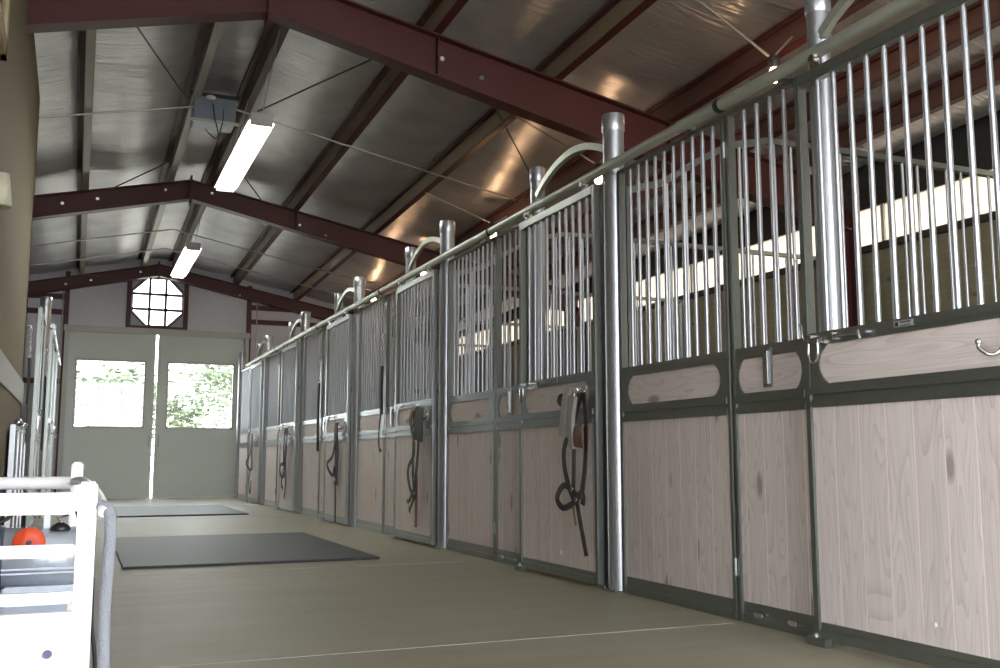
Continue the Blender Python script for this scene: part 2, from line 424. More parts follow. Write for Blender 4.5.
# near end wall with an open doorway behind the camera
def gable(y, thick, openings_x, ztop, mat, name):
    a, b = openings_x
    g = MB()
    g.prism([(WL, y, 0), (a, y, 0), (a, y, T(a, y)+.3), (WL, y, T(WL, y)+.3)], (0, thick, 0))
    g.prism([(b, y, 0), (WR, y, 0), (WR, y, T(WR, y)+.3), (b, y, T(b, y)+.3)], (0, thick, 0))
    g.prism([(a, y, ztop), (b, y, ztop), (b, y, T(b, y)+.3), (RX, y, T(RX, y)+.3), (a, y, T(a, y)+.3)], (0, thick, 0))
    return struct(g.build(name, mat))
gable(YN, -.12, (-.375, 4.6), 4.0, INSUL, 'wall_near')

# far end wall: vinyl insulation, door header, octagonal window
DX0, DX1, DZ = -.22, 3.08, 3.25
E = MB(); y = YE; th = .12
E.prism([(WL, y, 0), (DX0, y, 0), (DX0, y, T(DX0, y)+.3), (WL, y, T(WL, y)+.3)], (0, th, 0))
E.prism([(DX1, y, 0), (WR, y, 0), (WR, y, T(WR, y)+.3), (DX1, y, T(DX1, y)+.3)], (0, th, 0))
OX, OZ, OR = 1.365, 3.905, .50
E.prism([(DX0, y, DZ), (OX-OR, y, DZ), (OX-OR, y, T(OX-OR, y)+.3), (DX0, y, T(DX0, y)+.3)], (0, th, 0))
E.prism([(OX+OR, y, DZ), (DX1, y, DZ), (DX1, y, T(DX1, y)+.3), (OX+OR, y, T(OX+OR, y)+.3)], (0, th, 0))
E.prism([(OX-OR, y, DZ), (OX+OR, y, DZ), (OX+OR, y, OZ-OR), (OX-OR, y, OZ-OR)], (0, th, 0))
E.prism([(OX-OR, y, OZ+OR), (OX+OR, y, OZ+OR), (OX+OR, y, T(OX+OR, y)+.3), (OX, y, T(OX, y)+.3), (OX-OR, y, T(OX-OR, y)+.3)], (0, th, 0))
struct(E.build('wall_back', INSUL))
# octagon window: corner infill, frame, muntins, glass
oc = MB(); q = OR*math.tan(PI/8)
for sx in (-1, 1):
    for sz in (-1, 1):
        oc.prism([(OX+sx*OR, y+.01, OZ+sz*OR), (OX+sx*q, y+.01, OZ+sz*OR), (OX+sx*OR, y+.01, OZ+sz*q)], (0, .08, 0))
W3 = struct(oc.build('window_3', simple('grey window corner', (.33, .36, .42), .4)))
fr = MB(); ro = OR/math.cos(PI/8)
ring = [(OX+ro*math.cos(PI/8+k*PI/4), y+.03, OZ+ro*math.sin(PI/8+k*PI/4)) for k in range(8)]
for k in range(8): fr.sweep([ring[k], ring[(k+1) % 8]], [(-.025, -.03), (.025, -.03), (.025, .03), (-.025, .03)], smooth=False)
for d in (-.155, .155):
    fr.box(OX+d-.026, y-.01, OZ-OR, OX+d+.026, y+.05, OZ+OR); fr.box(OX-OR, y-.01, OZ+d-.026, OX+OR, y+.05, OZ+d+.026)
fr.build('window_frame', simple('dark mauve window frame', (.12, .09, .12), .4), W3)
MB().prism([(OX+OR*.99*math.cos(PI/8+k*PI/4)*1.08, y+.06, OZ+OR*.99*math.sin(PI/8+k*PI/4)*1.08) for k in range(8)], (0, .006, 0)).build('window_pane', GLASS, W3)
# red framing on the end wall
rf = MB()
rf.box(OX-OR-.09, y-.06, OZ-OR-.08, OX-OR, y, 4.55); rf.box(OX+OR, y-.06, OZ-OR-.08, OX+OR+.09, y, 4.55)
rf.box(OX-OR, y-.06, OZ-OR-.08, OX+OR, y, OZ-OR)
rf.box(DX0-.14, y-.08, 0, DX0-.05, y, 4.4); rf.box(DX1+.05, y-.08, 0, DX1+.14, y, 4.35)
for z0 in (3.55, 3.85, 2.2): rf.box(DX1+.14, y-.05, z0, WR, y, z0+.1); rf.box(WL, y-.05, z0, DX0-.14, y, z0+.1)
struct(rf.build('trim_7', REDOX))
tr = MB()
tr.box(DX0-.12, y-.13, DZ-.02, DX1+.12, y-.01, DZ+.1, .01)
tr.box(DX0-.10, y-.12, 0, DX0-.02, y-.04, DZ); tr.box(DX1+.02, y-.12, 0, DX1+.10, y-.04, DZ)
struct(tr.build('trim_8', TRIMP))
# sliding door leaves with big windows
def leaf(x0, x1, wx0, wx1, n_, handle_x):
    z0, z1, wz0, wz1 = .003, 3.245, 1.36, 2.70; ya, yb = y-.035, y+.02
    m = MB()
    m.box(x0, ya, z0, x1, yb, wz0); m.box(x0, ya, wz1, x1, yb, z1); m.box(x0, ya, wz0, wx0, yb, wz1); m.box(wx1, ya, wz0, x1, yb, wz1)
    d = struct(m.build('door_%d' % n_, DOORP))
    fr = MB()
    for a, b_, c, e in ((wx0, wx1, wz0, wz0+.03), (wx0, wx1, wz1-.03, wz1), (wx0, wx0+.03, wz0, wz1), (wx1-.03, wx1, wz0, wz1)): fr.box(a, ya-.008, c, b_, yb+.005, e)
    fr.build('window_frame', TRIMP, d)
    mu = MB(); ww = wx1-wx0; hh = wz1-wz0
    for k in (1, 2): mu.box(wx0+ww*k/3-.003, y-.01, wz0, wx0+ww*k/3+.003, y, wz1); mu.box(wx0, y-.01, wz0+hh*k/3-.003, wx1, y, wz0+hh*k/3+.003)
    mu.build('muntin', simple('bloom paled muntin', (.7, .7, .7), .5), d)  # pale base colour stands in for daylight bloom over the bars
    MB().box(wx0, y+.0, wz0, wx1, y+.006, wz1).build('window_pane', GLASS, d)
    h = MB(); h.tube([(handle_x, y-.035, 1.0), (handle_x, y-.08, 1.02), (handle_x, y-.08, 1.2), (handle_x, y-.035, 1.22)], .01, 8); h.build('door_handle', GALV, d)
leaf(DX0, 1.365, -.1, 1.2, 1, 1.3); leaf(1.415, DX1, 1.60, 2.92, 2, 1.48)

# ------------------------------------------------------------------ stall fronts
Z_SILL, Z_RT, Z_RB, Z_LB = 1.29, 1.243, 1.064, .985
BOTZ = .095
def cutplate(L, e, arc, z0, z1, x0, x1):
    """steel plate from z0 to z1 whose window has bulging round ends"""
    m = MB(); n = 10; mg = .008
    m.box(x0, 0, z0-.002, x1, L, z0+mg); m.box(x0, 0, z1-mg, x1, L, z1+.002)
    for side in (0, 1):
        poly_in = []; poly_out = []
        for i in range(n+1):
            t_ = i/n; z = z0+mg+(z1-z0-2*mg)*t_; u = e - arc*math.sin(PI*t_)**.75 + arc
            uu = u if side == 0 else L-u
            poly_in.append((uu, z)); poly_out.append((0 if side == 0 else L, z))
        for i in range(n):
            pts = [(x0, poly_out[i][0], poly_out[i][1]), (x0, poly_in[i][0], poly_in[i][1]), (x0, poly_in[i+1][0], poly_in[i+1][1]), (x0, poly_out[i+1][0], poly_out[i+1][1])]
            m.prism(pts, (x1-x0, 0, 0))
    return m
BAR = None
def bars(t, ys, z0, z1, r=.0115, x=0.):
    global BAR
    for yy in ys:
        key = round(z1-z0, 3), r
        me = BARS.get(key)
        if me is None:
            o = MB().tube([(0, 0, 0), (0, 0, z1-z0)], r, 10).build('bar', GALV, t); BARS[key] = o.data
        else:
            o = bpy.data.objects.new('bar', me); COL.objects.link(o); o.parent = t
        o.location = (x, yy, z0)
BARS = {}
def front_unit(kind, L, lab, group):
    """kind: 'fixed', 'feed', 'door'. local y along the aisle, local -x faces the aisle."""
    nm = {'fixed': 'stall_barrier', 'feed': 'feed_door', 'door': 'stall_door'}[kind]
    t = thing(nm, lab, {'fixed': 'stall barrier', 'feed': 'feed door', 'door': 'stall door'}[kind], (0, 0, 0), 0, group)
    st = .036 if kind == 'door' else .028; dx = .022
    top = 2.49 if kind != 'door' else 2.44; zt = 2.468 if kind != 'door' else 2.385
    bot = 0 if kind != 'door' else .025
    f = MB()
    for u0 in (0, L-st): f.box(-dx, u0, bot, dx, u0+st, top, .004)
    f.box(-dx, st, zt, dx, L-st, top, .004)
    f.box(-dx, st, Z_SILL-.038, dx, L-st, Z_SILL, .003)
    f.box(-dx+.004, st, Z_RT-.002, dx-.004, L-st, Z_SILL-.038)
    f.box(-dx-.006, st, Z_RB-.036, dx, L-st, Z_RB, .003)
    f.box(-dx+.008, st, Z_LB+.02, dx, L-st, Z_RB-.036)
    f.box(-dx-.002, st, Z_LB-.01, dx, L-st, Z_LB+.022, .003)
    f.box(-dx, st, bot, dx, L-st, bot+.045, .004); f.box(-dx+.008, st, bot+.045, dx, L-st, BOTZ)
    f.build('frame', GALVF, t)
    cutplate(L-2*st, .055 if kind != 'feed' else .02, .055 if kind != 'feed' else .04, Z_RB, Z_RT, -dx+.002, -dx+.008).build('cutout_plate', GALVF, t).location = (0, st, 0)
    MB().box(-.012, st, BOTZ, .012, L-st, Z_LB-.01).build('wood_panel', WOOD, t)
    MB().box(-.012, st, Z_RB, .012, L-st, Z_RT).build('wood_rail', WOODH, t)
    n = int(round((L-2*st)/.092)) - 1
    ys = [st + (L-2*st)*(k+1)/(n+1) for k in range(n)]
    bars(t, ys, Z_SILL-.01, zt+.005)
    if kind == 'door':
        for u in (.14, L-.14):                                   # roller hangers up to the track
            h = MB(); h.box(-.02, u-.03, top-.01, .0, u+.03, top+.035, .003); h.lathe([(.018, -.03), (.018, .01)], (-.01, u, top+.035), 10, 'x'); h.build('roller_hanger', CHROME, t)
        # latch: bar and ring at the far side under the sill, blanket hook and a lower bolt
        l_ = MB(); l_.tube([(-.034, L-.36, Z_SILL-.028), (-.034, L-.02, Z_SILL-.028)], .007, 8); l_.tube(smooth_path([(-.034, L-.36, Z_SILL-.028), (-.06, L-.37, Z_SILL-.03), (-.06, L-.38, Z_SILL-.06)]), .008, 8)
        l_.box(-.04, L-.20, Z_SILL-.042, -.018, L-.17, Z_SILL-.012); l_.box(-.04, L-.07, Z_SILL-.042, -.018, L-.04, Z_SILL-.012)
        l_.build('latch', CHROME, t)
        rg = MB(); c = (-.045, L-.09, Z_RT-.01)
        rg.tube([(c[0], c[1]-.026, c[2]+.02), (c[0], c[1]-.030, c[2]-.03), (c[0], c[1]-.02, c[2]-.065), (c[0], c[1], c[2]-.078), (c[0], c[1]+.02, c[2]-.065), (c[0], c[1]+.03, c[2]-.03), (c[0], c[1]+.026, c[2]+.02)], .0055, 8)
        rg.box(-.05, c[1]-.035, c[2]+.008, -.02, c[1]+.035, c[2]+.024, .002); rg.build('halter_ring', CHROME, t)
        hk = MB(); c = (-.03, .13, Z_RB+.066)
        hk.tube(smooth_path([(-.015, .13, c[2]+.07), (-.03, .125, c[2]+.03), (-.035, .13, c[2]-.005), (-.06, .15, c[2]-.022), (-.075, .18, c[2]), (-.075, .185, c[2]+.02)]), .008, 8); hk.ball((-.075, .185, c[2]+.024), .012, 8); hk.build('hook', CHROME, t)
        gd = MB(); gd.box(-.05, L-.10, 0, -.012, L+.02, .035, .004); gd.lathe([(.016, .0), (.016, .05)], (-.03, L-.02, 0), 10); gd.build('floor_guide', GALVF, t)
        bp = MB(); bp.lathe([(.012, -.010), (.012, 0)], (-.012, .50, .17), 10, 'x'); bp.build('bumper', simple('pale rubber stop', (.6, .58, .5), .5) if 'pale rubber stop' not in bpy.data.materials else bpy.data.materials['pale rubber stop'], t)
        # little riveted maker plate: a few raised marks
        pz = Z_SILL-.022
        pt = MB(); pt.box(-dx-.003, L-.62, pz-.013, -dx, L-.52, pz+.013, .003); pt.build('name_plate', simple('pale plate', (.40, .44, .44), .4, .3) if 'pale plate' not in bpy.data.materials else bpy.data.materials['pale plate'], t)
        mk = MB(); mk.box(-dx-.005, L-.545, pz-.008, -dx-.003, L-.530, pz+.008)
        for q_ in range(6): mk.box(-dx-.005, L-.605+q_*.009, pz+.002, -dx-.003, L-.600+q_*.009, pz+.008)
        mk.box(-dx-.005, L-.605, pz-.008, -dx-.003, L-.555, pz-.005)
        mk.build('plate_print', BLACKG, t)
    if kind == 'feed':
        lt = MB(); c = L*.5
        lt.box(-dx-.006, c-.034, Z_RB+.025, -dx-.001, c+.034, Z_RT+.03, .002)
        lt.build('latch_plate', GALVF, t)
        lh = MB(); lh.box(-dx-.016, c-.014, Z_RB+.04, -dx-.006, c+.014, Z_RT+.015, .002); lh.build('latch_tongue', CHROME, t)
        hg = MB()
        for zz in (.25, 2.3): hg.tube([(-.028, L+.006, zz-.04), (-.028, L+.006, zz+.04)], .008, 8)
        hg.build('hinge', GALV, t)
        for k, zz in enumerate((.05, .05)):
            b = MB(); uu = (.16, .40)[k]; b.box(-dx-.012, uu-.03, .035, -dx, uu+.03, .058, .002); b.build('stop_block', CHROME, t)
        cl = MB(); cl.tube(smooth_path([(-.02, -.015, Z_SILL-.02), (-.05, -.01, Z_SILL-.015), (-.055, 0, Z_SILL+.03), (-.05, .01, Z_SILL+.055), (-.035, .015, Z_SILL+.05), (-.03, .012, Z_SILL)]), .007, 8)
        cl.build('hasp_loop', CHROME, t)
    return t

L_DOOR, L_FEED, L_FIX = 1.13, .555, 1.075
XD = 2.872
def nearness(k, n):
    return ['nearest', 'second nearest', 'third nearest', 'fourth nearest', 'fifth nearest', 'farthest'][k] if k < n-1 else 'farthest'
HANG = {0: 'with a chrome ring at its latch and no halter', 1: 'carrying the brown leather halter with pale fleece', 2: 'carrying the olive and brown halter bundle', 3: 'carrying the black halter with a side loop',
        4: 'carrying the dark purple halter', 5: 'carrying the halter next to the end doors'}
door0 = front_unit('door', L_DOOR, 'x', 'right stall doors'); feed0 = front_unit('feed', L_FEED, 'x', 'right feed doors'); fix0 = front_unit('fixed', L_FIX, 'x', 'right fixed stall panels')
first = dict(d=True, f=True, x=True)
def place(proto, key, loc, rz, lab, grp):
    if first.get(key): first[key] = False; o = proto; o.location = loc; o.rotation_euler = (0, 0, rz); o['label'] = lab; o['group'] = grp; return o
    return dup(proto, loc, rz, lab, grp)
for k in range(6):
    a = A[k]; b = a + 1.19; nn = nearness(k, 6)
    place(door0, 'd', (XD, a+.075, 0), 0, f'{nn} sliding stall door on the right, {HANG[k]}', 'right stall doors')
    place(feed0, 'f', (FR, b+.075, 0), 0, f'{nn} narrow feed door on the right, between a door and a wide panel', 'right feed doors')
    place(fix0, 'x', (FR, b+.645, 0), 0, f'{nn} wide fixed stall panel on the right, beside the narrow feed door', 'right fixed stall panels')
# posts
def make_post(h, r, main):
    t = thing('stall_post', '', 'post')
    MB().lathe([(r, .0), (r, h-.10)], seg=28).build('pole', GALV, t)
    MB().lathe([(r+.002, h-.11), (r+.006, h-.10), (r+.006, h-.006), (r+.002, h)], seg=28).build('cap', GALV, t)
    m = MB(); m.box(-r-.008, -r-.008, 0, r+.008, r+.008, .01, .002)
    for sx, sy in ((-1, -1), (1, -1), (-1, 1), (1, 1)): m.lathe([(.006, .01), (.006, .022)], (sx*(r-.001), sy*(r-.001), 0), 6)
    m.build('base_plate', GALVF, t)
    return t
postA = make_post(2.865, .065, True); postB = make_post(2.865, .052, False)
fa = fb = True
for k in range(7):
    names = {1: 'nearest tall round steel post standing in front, right of the brown fleece halter', 2: 'round steel post standing between the olive halter and a wide panel',
             3: 'round steel post right of the black looped halter', 4: 'round steel post right of the dark purple halter',
             5: 'round steel post right of the halter by the end doors', 6: 'farthest round steel post, against the end wall side', 0: 'round steel post at the near edge of the nearest stall door'}
    if k == 0: continue
    o = postA if fa else dup(postA, (0, 0, 0)); fa = False
    o.location = (FR, A[k], 0); o['label'] = names[k]; o['group'] = 'front stall posts'
for k in range(6):
    o = postB if fb else dup(postB, (0, 0, 0)); fb = False
    o.location = (FR+.045, A[k]+1.19, 0); o['group'] = 'posts behind the stall doors'
    o['label'] = f'{nearness(k, 6)} round steel post rising behind the far edge of a right stall door'
# arches over the door openings
def make_arch():
    Ls = 1.19; m = MB(); pts = []
    for i in range(17):
        u = i/16; pts.append((0, .05 + (Ls-.10)*u, 2.64 + .17*math.sin(PI*u)**.8))
    m.sweep(pts, [(-.022, -.016), (.022, -.016), (.022, .016), (-.022, .016)], up=(1, 0, 0), smooth=False)
    return m.build('door_arch', GALVR)
ar = make_arch()
for k in range(6):
    o = ar if k == 0 else dup(ar, (0, 0, 0)); o.location = (FR+.02, A[k], 0)
    tag(o, f'{nearness(k, 6)} curved steel arch above a right stall door', 'arch', 'arches above the stall doors')
# door tracks
prev = A[0] - .1
for k in range(6):
    e = A[k] + 1.19 + .60
    t = thing('door_track', f'{nearness(k, 6)} length of round overhead door track along the right stalls', 'track', (2.862, prev, 2.505), 0, 'right door tracks')
    L = e - prev - .03
    prof = [(.030*math.cos(2*PI*i/18), .030*math.sin(2*PI*i/18)) for i in range(18)]
    MB().sweep([(0, 0, 0), (0, L, 0)], prof).build('rail', GALVR, t)
    MB().lathe([(.032, L-.01), (.036, L+.0), (.036, L+.022), (.02, L+.03)], (0, 0, 0), 18, 'y').build('end_cap', BLACK, t)
    for u in (.35, L-.4): MB().box(-.005, u-.025, -.01, .10, u+.025, .02, .003).build('bracket', GALVF, t)
    prev = e

# partitions between the stalls
def make_partition():
    t = thing('stall_partition', '', 'partition', (0, 0, 0), 0, 'partitions between the right stalls')
    x1 = WR - .40 - FR
    MB().box(.08, -.025, .06, x1, .025, 1.25).build('wood_panel', WOODX, t)
    m = MB(); top_ = [(.09, 2.42), (.35, 2.50), (.6, 2.66), (.85, 2.80), (1.15, 2.87), (1.6, 2.88), (x1, 2.88)]
    m.sweep([(a_, 0, b_-.02) for a_, b_ in top_], [(-.02, -.025), (.02, -.025), (.02, .025), (-.02, .025)], up=(0, 1, 0), smooth=False); m.box(.07, -.03, 1.25, x1, .03, 1.31, .004); m.box(.07, -.03, 0, x1, .03, .06); m.box(.07, -.03, 0, .11, .03, 2.42); m.box(x1-.04, -.03, 0, x1, .03, 2.86); m.box(-.045, .064, 0, .05, .10, 2.44)
    m.build('frame', GALVF, t)
    x = .24
    while x < x1-.1:
        b = bpy.data.objects.new('bar', BARP); COL.objects.link(b); b.parent = t; b.location = (x, 0, 1.30)
        for (a0, b0), (a1, b1) in zip(top_, top_[1:]):
            if a0 <= x <= a1: b.scale.z = (b0 + (b1-b0)*(x-a0)/(a1-a0) - 1.33)/1.51
        x += .14
    return t
tmp = MB().tube([(0, 0, 0), (0, 0, 1.51)], .0105, 8).build('bar', GALV); BARP = tmp.data; bpy.data.objects.remove(tmp)
part0 = make_partition()
for k in range(1, 6):
    o = part0 if k == 1 else dup(part0, (0, 0, 0)); o.location = (FR, A[k], 0)
    o['label'] = f'{nearness(k-1, 5)} barred partition crossing between the right stalls, seen through the front bars'

# left stall fronts (seen at a grazing angle past the beige wall)
XL = FL + .078
nameL = ['just past the beige wall', 'midway to the end doors', 'next to the end doors']
for i, k in enumerate(range(3, 6)):
    a = A[k]
    if k > 3: dup(door0, (XL, a+.075+L_DOOR, 0), PI, f'sliding stall door on the left row, {nameL[i]}', 'left stall doors')
    dup(feed0, (FL, a+1.19+.075+L_FEED, 0), PI, f'narrow feed door on the left row, {nameL[i]}', 'left feed doors')
    dup(fix0, (FL, a+1.19+.645+L_FIX, 0), PI, f'fixed stall panel on the left row, {nameL[i]}', 'left fixed stall panels')
    if k > 3: dup(postB, (FL-.045, a+1.19, 0), 0, f'round steel post behind a left stall door, {nameL[i]}', 'left rear posts')
    if k > 3: dup(postA, (FL, a, 0), 0, f'round steel post of the left row, {nameL[i]}', 'left front posts')
    if k == 3: continue
    t = thing('door_track', f'round overhead door track on the left row, {nameL[i]}', 'track', (XL+.01, a+.1, 2.505), 0, 'left door tracks')
    L = 2.9
    MB().sweep([(0, 0, 0), (0, L, 0)], prof).build('rail', GALV, t)
    MB().lathe([(.032, L-.01), (.036, L), (.036, L+.022), (.02, L+.03)], (0, 0, 0), 18, 'y').build('end_cap', BLACK, t)

# ------------------------------------------------------------------ halters and lead straps (local y along aisle, -x to the aisle)
def halter(loc, style, lab, rz=0):
    t = thing('halter', lab, 'halter', loc, rz, None)
    R = random.Random(style)
    m1, m2 = {1: (LEATHER, LEATHERT), 2: (NYLONG, LEATHERT), 3: (NYLON, NYLON), 4: (NYLONP, NYLON), 5: (NYLONG, NYLON)}[style]
    # origin at the hook; y to the far side
    if style == 1:
        s = MB()
        s.strap([(-.01, -.02, 0), (-.02, .06, -.16), (-.03, .16, -.34), (-.02, .15, -.52), (-.02, .06, -.66)], .024, .006)
        s.strap([(-.02, .0, 0), (-.035, .04, -.14), (-.03, .05, -.36), (-.03, .06, -.62)], .022, .006)
        s.strap([(-.01, -.03, 0), (-.015, -.06, -.15), (-.02, -.06, -.4), (-.02, -.02, -.6)], .024, .006); s.build('cheek_strap', m1, t)
        s = MB(); s.strap([(-.03, .02, -.62), (-.04, .14, -.56), (-.045, .22, -.64), (-.04, .16, -.70), (-.035, .04, -.66), (-.04, -.04, -.6), (-.05, -.08, -.63), (-.05, -.07, -.67)], .024, .007); s.build('noseband', m1, t)
        s = MB(); s.strap([(-.03, .03, -.62), (-.025, .0, -.76), (-.02, -.06, -.97)], .022, .005); s.build('chin_strap', m1, t)
        s = MB(); s.strap([(-.03, .07, -.66), (-.02, .05, -.8)], .012, .004); s.build('tag_strap', simple('pale leather', (.25, .18, .09), .6), t)
        s = MB(); s.strap([(-.025, .07, .02), (-.045, .10, -.02), (-.055, .11, -.16), (-.05, .14, -.26)], .036, .028); s.strap([(-.045, .02, -.02), (-.055, .04, -.18), (-.05, .03, -.34)], .030, .024); s.build('fleece_pad', FLEECE, t)
        s = MB(); s.strap([(-.045, -.035, -.2), (-.06, -.045, -.27), (-.05, -.04, -.33)], .06, .012); s.build('brow_pad', m2, t)
        s = MB(); s.strap([(-.04, .15, -.02), (-.05, .17, -.03), (-.05, .14, -.055)], .035, .012); s.build('buckle_keeper', NYLON, t)
    elif style == 2:
        s = MB()
        s.strap([(-.01, .0, 0), (-.02, .07, -.10), (-.02, .08, -.24), (-.03, .05, -.42), (-.03, .16, -.52), (-.02, .20, -.62), (-.02, .14, -.74), (-.03, .04, -.80)], .024, .006)
        s.strap([(-.02, -.02, .0), (-.03, -.05, -.2), (-.03, -.03, -.45), (-.03, .03, -.72)], .026, .006)
        s.strap([(-.01, .03, 0), (-.04, .1, -.12), (-.045, .03, -.3), (-.04, .05, -.5), (-.04, .02, -.76)], .024, .006); s.build('cheek_strap', m1, t)
        s = MB(); s.strap([(-.04, .04, -.74), (-.045, .1, -.83), (-.04, .17, -.84)], .022, .006); s.strap([(-.03, .0, -.77), (-.04, .1, -.90), (-.03, .13, -.94)], .018, .005); s.build('noseband', m1, t)
        s = MB(); s.strap([(-.03, -.01, -.6), (-.025, 0, -.8), (-.03, -.01, -1.06)], .03, .006); s.build('chin_strap', m2, t)
        s = MB(); s.strap([(-.03, -.06, -.02), (-.04, -.07, -.16), (-.03, -.05, -.3)], .10, .015); s.build('crown_piece', m1, t)
        s = MB(); s.strap([(-.045, .06, -.02), (-.055, .08, -.12), (-.05, .05, -.18)], .03, .008); s.build('brow_pad', m2, t)
    elif style == 3:
        s = MB(); s.strap([(-.02, 0, .02), (-.03, .01, -.12), (-.02, 0, -.3), (-.02, .01, -.55), (-.02, 0, -.72)], .07, .012); s.build('crown_piece', m1, t)
        s = MB(); s.strap([(-.03, .03, -.2), (-.04, .10, -.38), (-.05, .26, -.46), (-.05, .20, -.54), (-.04, .07, -.6), (-.04, .02, -.5)], .026, .007); s.build('cheek_strap', m1, t)
        s = MB(); s.strap([(-.03, .01, -.6), (-.02, .015, -.9), (-.02, .01, -1.14)], .028, .006); s.build('chin_strap', m1, t)
        s = MB(); s.box(-.05, .0, -.46, -.035, .02, -.43); s.box(-.05, -.02, -.66, -.035, .01, -.63); s.build('buckle', CHROME, t)
    elif style == 4:
        s = MB(); s.strap([(-.02, -.01, .02), (-.03, -.02, -.25), (-.02, .05, -.5), (-.03, .03, -.7)], .05, .01); s.strap([(-.03, .05, .02), (-.04, .08, -.25), (-.03, .08, -.5), (-.03, .0, -.62)], .04, .008); s.build('cheek_strap', m1, t)
        s = MB(); s.strap([(-.04, .06, -.5), (-.05, .2, -.52), (-.05, .22, -.62), (-.04, .12, -.7), (-.04, .06, -.62)], .03, .008); s.strap([(-.04, .14, -.66), (-.04, .15, -.8), (-.03, .1, -.86)], .03, .007); s.build('noseband', m2, t)
        s = MB(); s.strap([(-.03, -.03, -.5), (-.03, -.04, -.75), (-.03, .02, -1.0)], .032, .006); s.build('chin_strap', m1, t)
    else:
        s = MB(); s.strap([(-.02, 0, .02), (-.03, .0, -.2), (-.02, -.02, -.62)], .06, .01); s.build('crown_piece', m1, t)
        s = MB(); s.strap([(-.03, .03, -.2), (-.04, .1, -.36), (-.05, .32, -.50), (-.05, .12, -.58), (-.04, .03, -.62)], .032, .008); s.build('noseband', m2, t)
        s = MB(); s.strap([(-.03, 0, -.6), (-.04, .09, -.78), (-.03, .08, -.98), (-.03, .0, -1.0), (-.03, -.03, -.8)], .028, .007); s.build('chin_strap', m2, t)
    k = MB(); k.tube(smooth_path([(.012, .0, .03), (-.01, .0, .03), (-.03, 0, .01), (-.035, 0, .03)]), .006, 8); k.build('hanging_hook', CHROME, t)
    for q_, (yy, zz) in enumerate(((.03, -.20), (-.02, -.34), (.05, -.58), (0, -.64))):
        c = [(-.05, yy+.012*math.cos(2*PI*i/10), zz+.012*math.sin(2*PI*i/10)) for i in range(10)]; MB().tube(c, .003, 6, closed=True).build('ring', CHROME, t)
    t.scale = (1, 1.3, 1) if style != 1 else (1, 1.2, 1)
    return t
XH = XD - .045
halter((XH, 5.37, 1.16), 1, 'brown leather halter with pale fleece padding on the stall door by the tall round post')
halter((XH, 8.50, 1.22), 2, 'olive and brown halter bundle hanging below the second nearest row of closed bars')
halter((XH, 11.50, 1.17), 3, 'black halter whose loop sticks out to the left, right of a straight lead strap')
halter((XH, 14.55, 1.19), 4, 'dark purple halter hanging on the fifth stall door along the right side')
halter((XH, 17.62, 1.19), 5, 'small dark halter hanging on the farthest right stall door')
def lead(loc, lab, loop, top, bot, rz=0):
    t = thing('lead_strap', lab, 'lead strap', loc, rz, None)
    s = MB(); n = 9
    for i in range(n):
        zc = top - i*(top-.0)*.035/.035*0 - i*.034; r_ = .012
        ax = [( -.02, r_*math.cos(2*PI*j/8), zc + .02*math.sin(2*PI*j/8)) if i % 2 else (-.02 + r_*math.cos(2*PI*j/8), 0, zc + .02*math.sin(2*PI*j/8)) for j in range(8)]
        s.tube(ax, .003, 6, closed=True)
    s.build('chain', CHROME, t)
    ztop = top - n*.034
    s = MB(); s.strap([(-.02, 0, ztop+.01), (-.025, .005, (ztop+bot)/2), (-.02, 0, bot)], .030, .026)
    s.build('strap', NYLON, t)
    if loop:
        s = MB(); s.strap([(-.02, .0, bot+.02), (-.03, .04, bot-.12), (-.03, .05, bot-.30), (-.03, .0, bot-.38), (-.03, -.04, bot-.36)], .014, .008); s.build('hand_loop', NYLON, t)
    k = MB(); k.tube(smooth_path([(.03, 0, top+.03), (-.02, 0, top+.035), (-.02, 0, top+.01)]), .006, 8); k.build('snap', CHROME, t)
    return t
lead((FR-.03, 9.98, 0), 'black lead strap with a looped tail, left of the olive halter', True, 2.02, 1.22)
lead((FR-.03, 12.92, 0), 'straight black lead strap with chain, left of the black looped halter', False, 2.05, .86)
lead((WX+.035, 10.85, 0), 'black looped lead strap hanging at the far edge of the beige wall', True, 2.05, 1.3, PI)
lead((FL+.05, 13.2, 0), 'straight black lead strap on the left row beside its round post', False, 2.05, .86, PI)

t = thing('low_gate', 'low steel gate with ball-topped latch standing against the beige wall at left', 'gate', (WX+.045, 9.0, 0))
m = MB()
for u in (0, .62, 1.24, 1.86): m.box(-.02, u, 0, .02, u+.04, 1.04, .004)
m.box(-.018, .04, 1.0, .018, 1.86, 1.035); m.box(-.018, .04, .04, .018, 1.86, .09); m.build('frame', GALV, t)
MB().box(-.008, .04, .09, .008, 1.86, 1.0).build('sheet', simple('grey green gate sheet', (.30, .31, .27), .5, .3), t)
for u in (.15, 1.0): MB().ball((.03, u, 1.06), .035, 12).build('knob', CHROME, t)
MB().tube([(.03, .15, 1.06), (.03, 1.0, 1.03)], .012, 8).build('latch_bar', CHROME, t)

# ------------------------------------------------------------------ rubber mats
for (x0, y0, x1, y1, lab) in ((.335, 7.45, 2.17, 10.25, 'nearer black rubber mat lying in the middle of the aisle'), (.42, 14.05, 2.22, 16.9, 'farther black rubber mat near the end doors')):
    m = MB(); m.box(-(x1-x0)/2, -(y1-y0)/2, 0, (x1-x0)/2, (y1-y0)/2, .018, .004)
    o = m.build('rubber_mat', simple('black stall mat', (.020, .022, .023), .50, 0, .5, 160, .3)); o.location = ((x0+x1)/2, (y0+y1)/2, .0016)
    tag(o, lab, 'mat', 'rubber mats on the aisle floor')

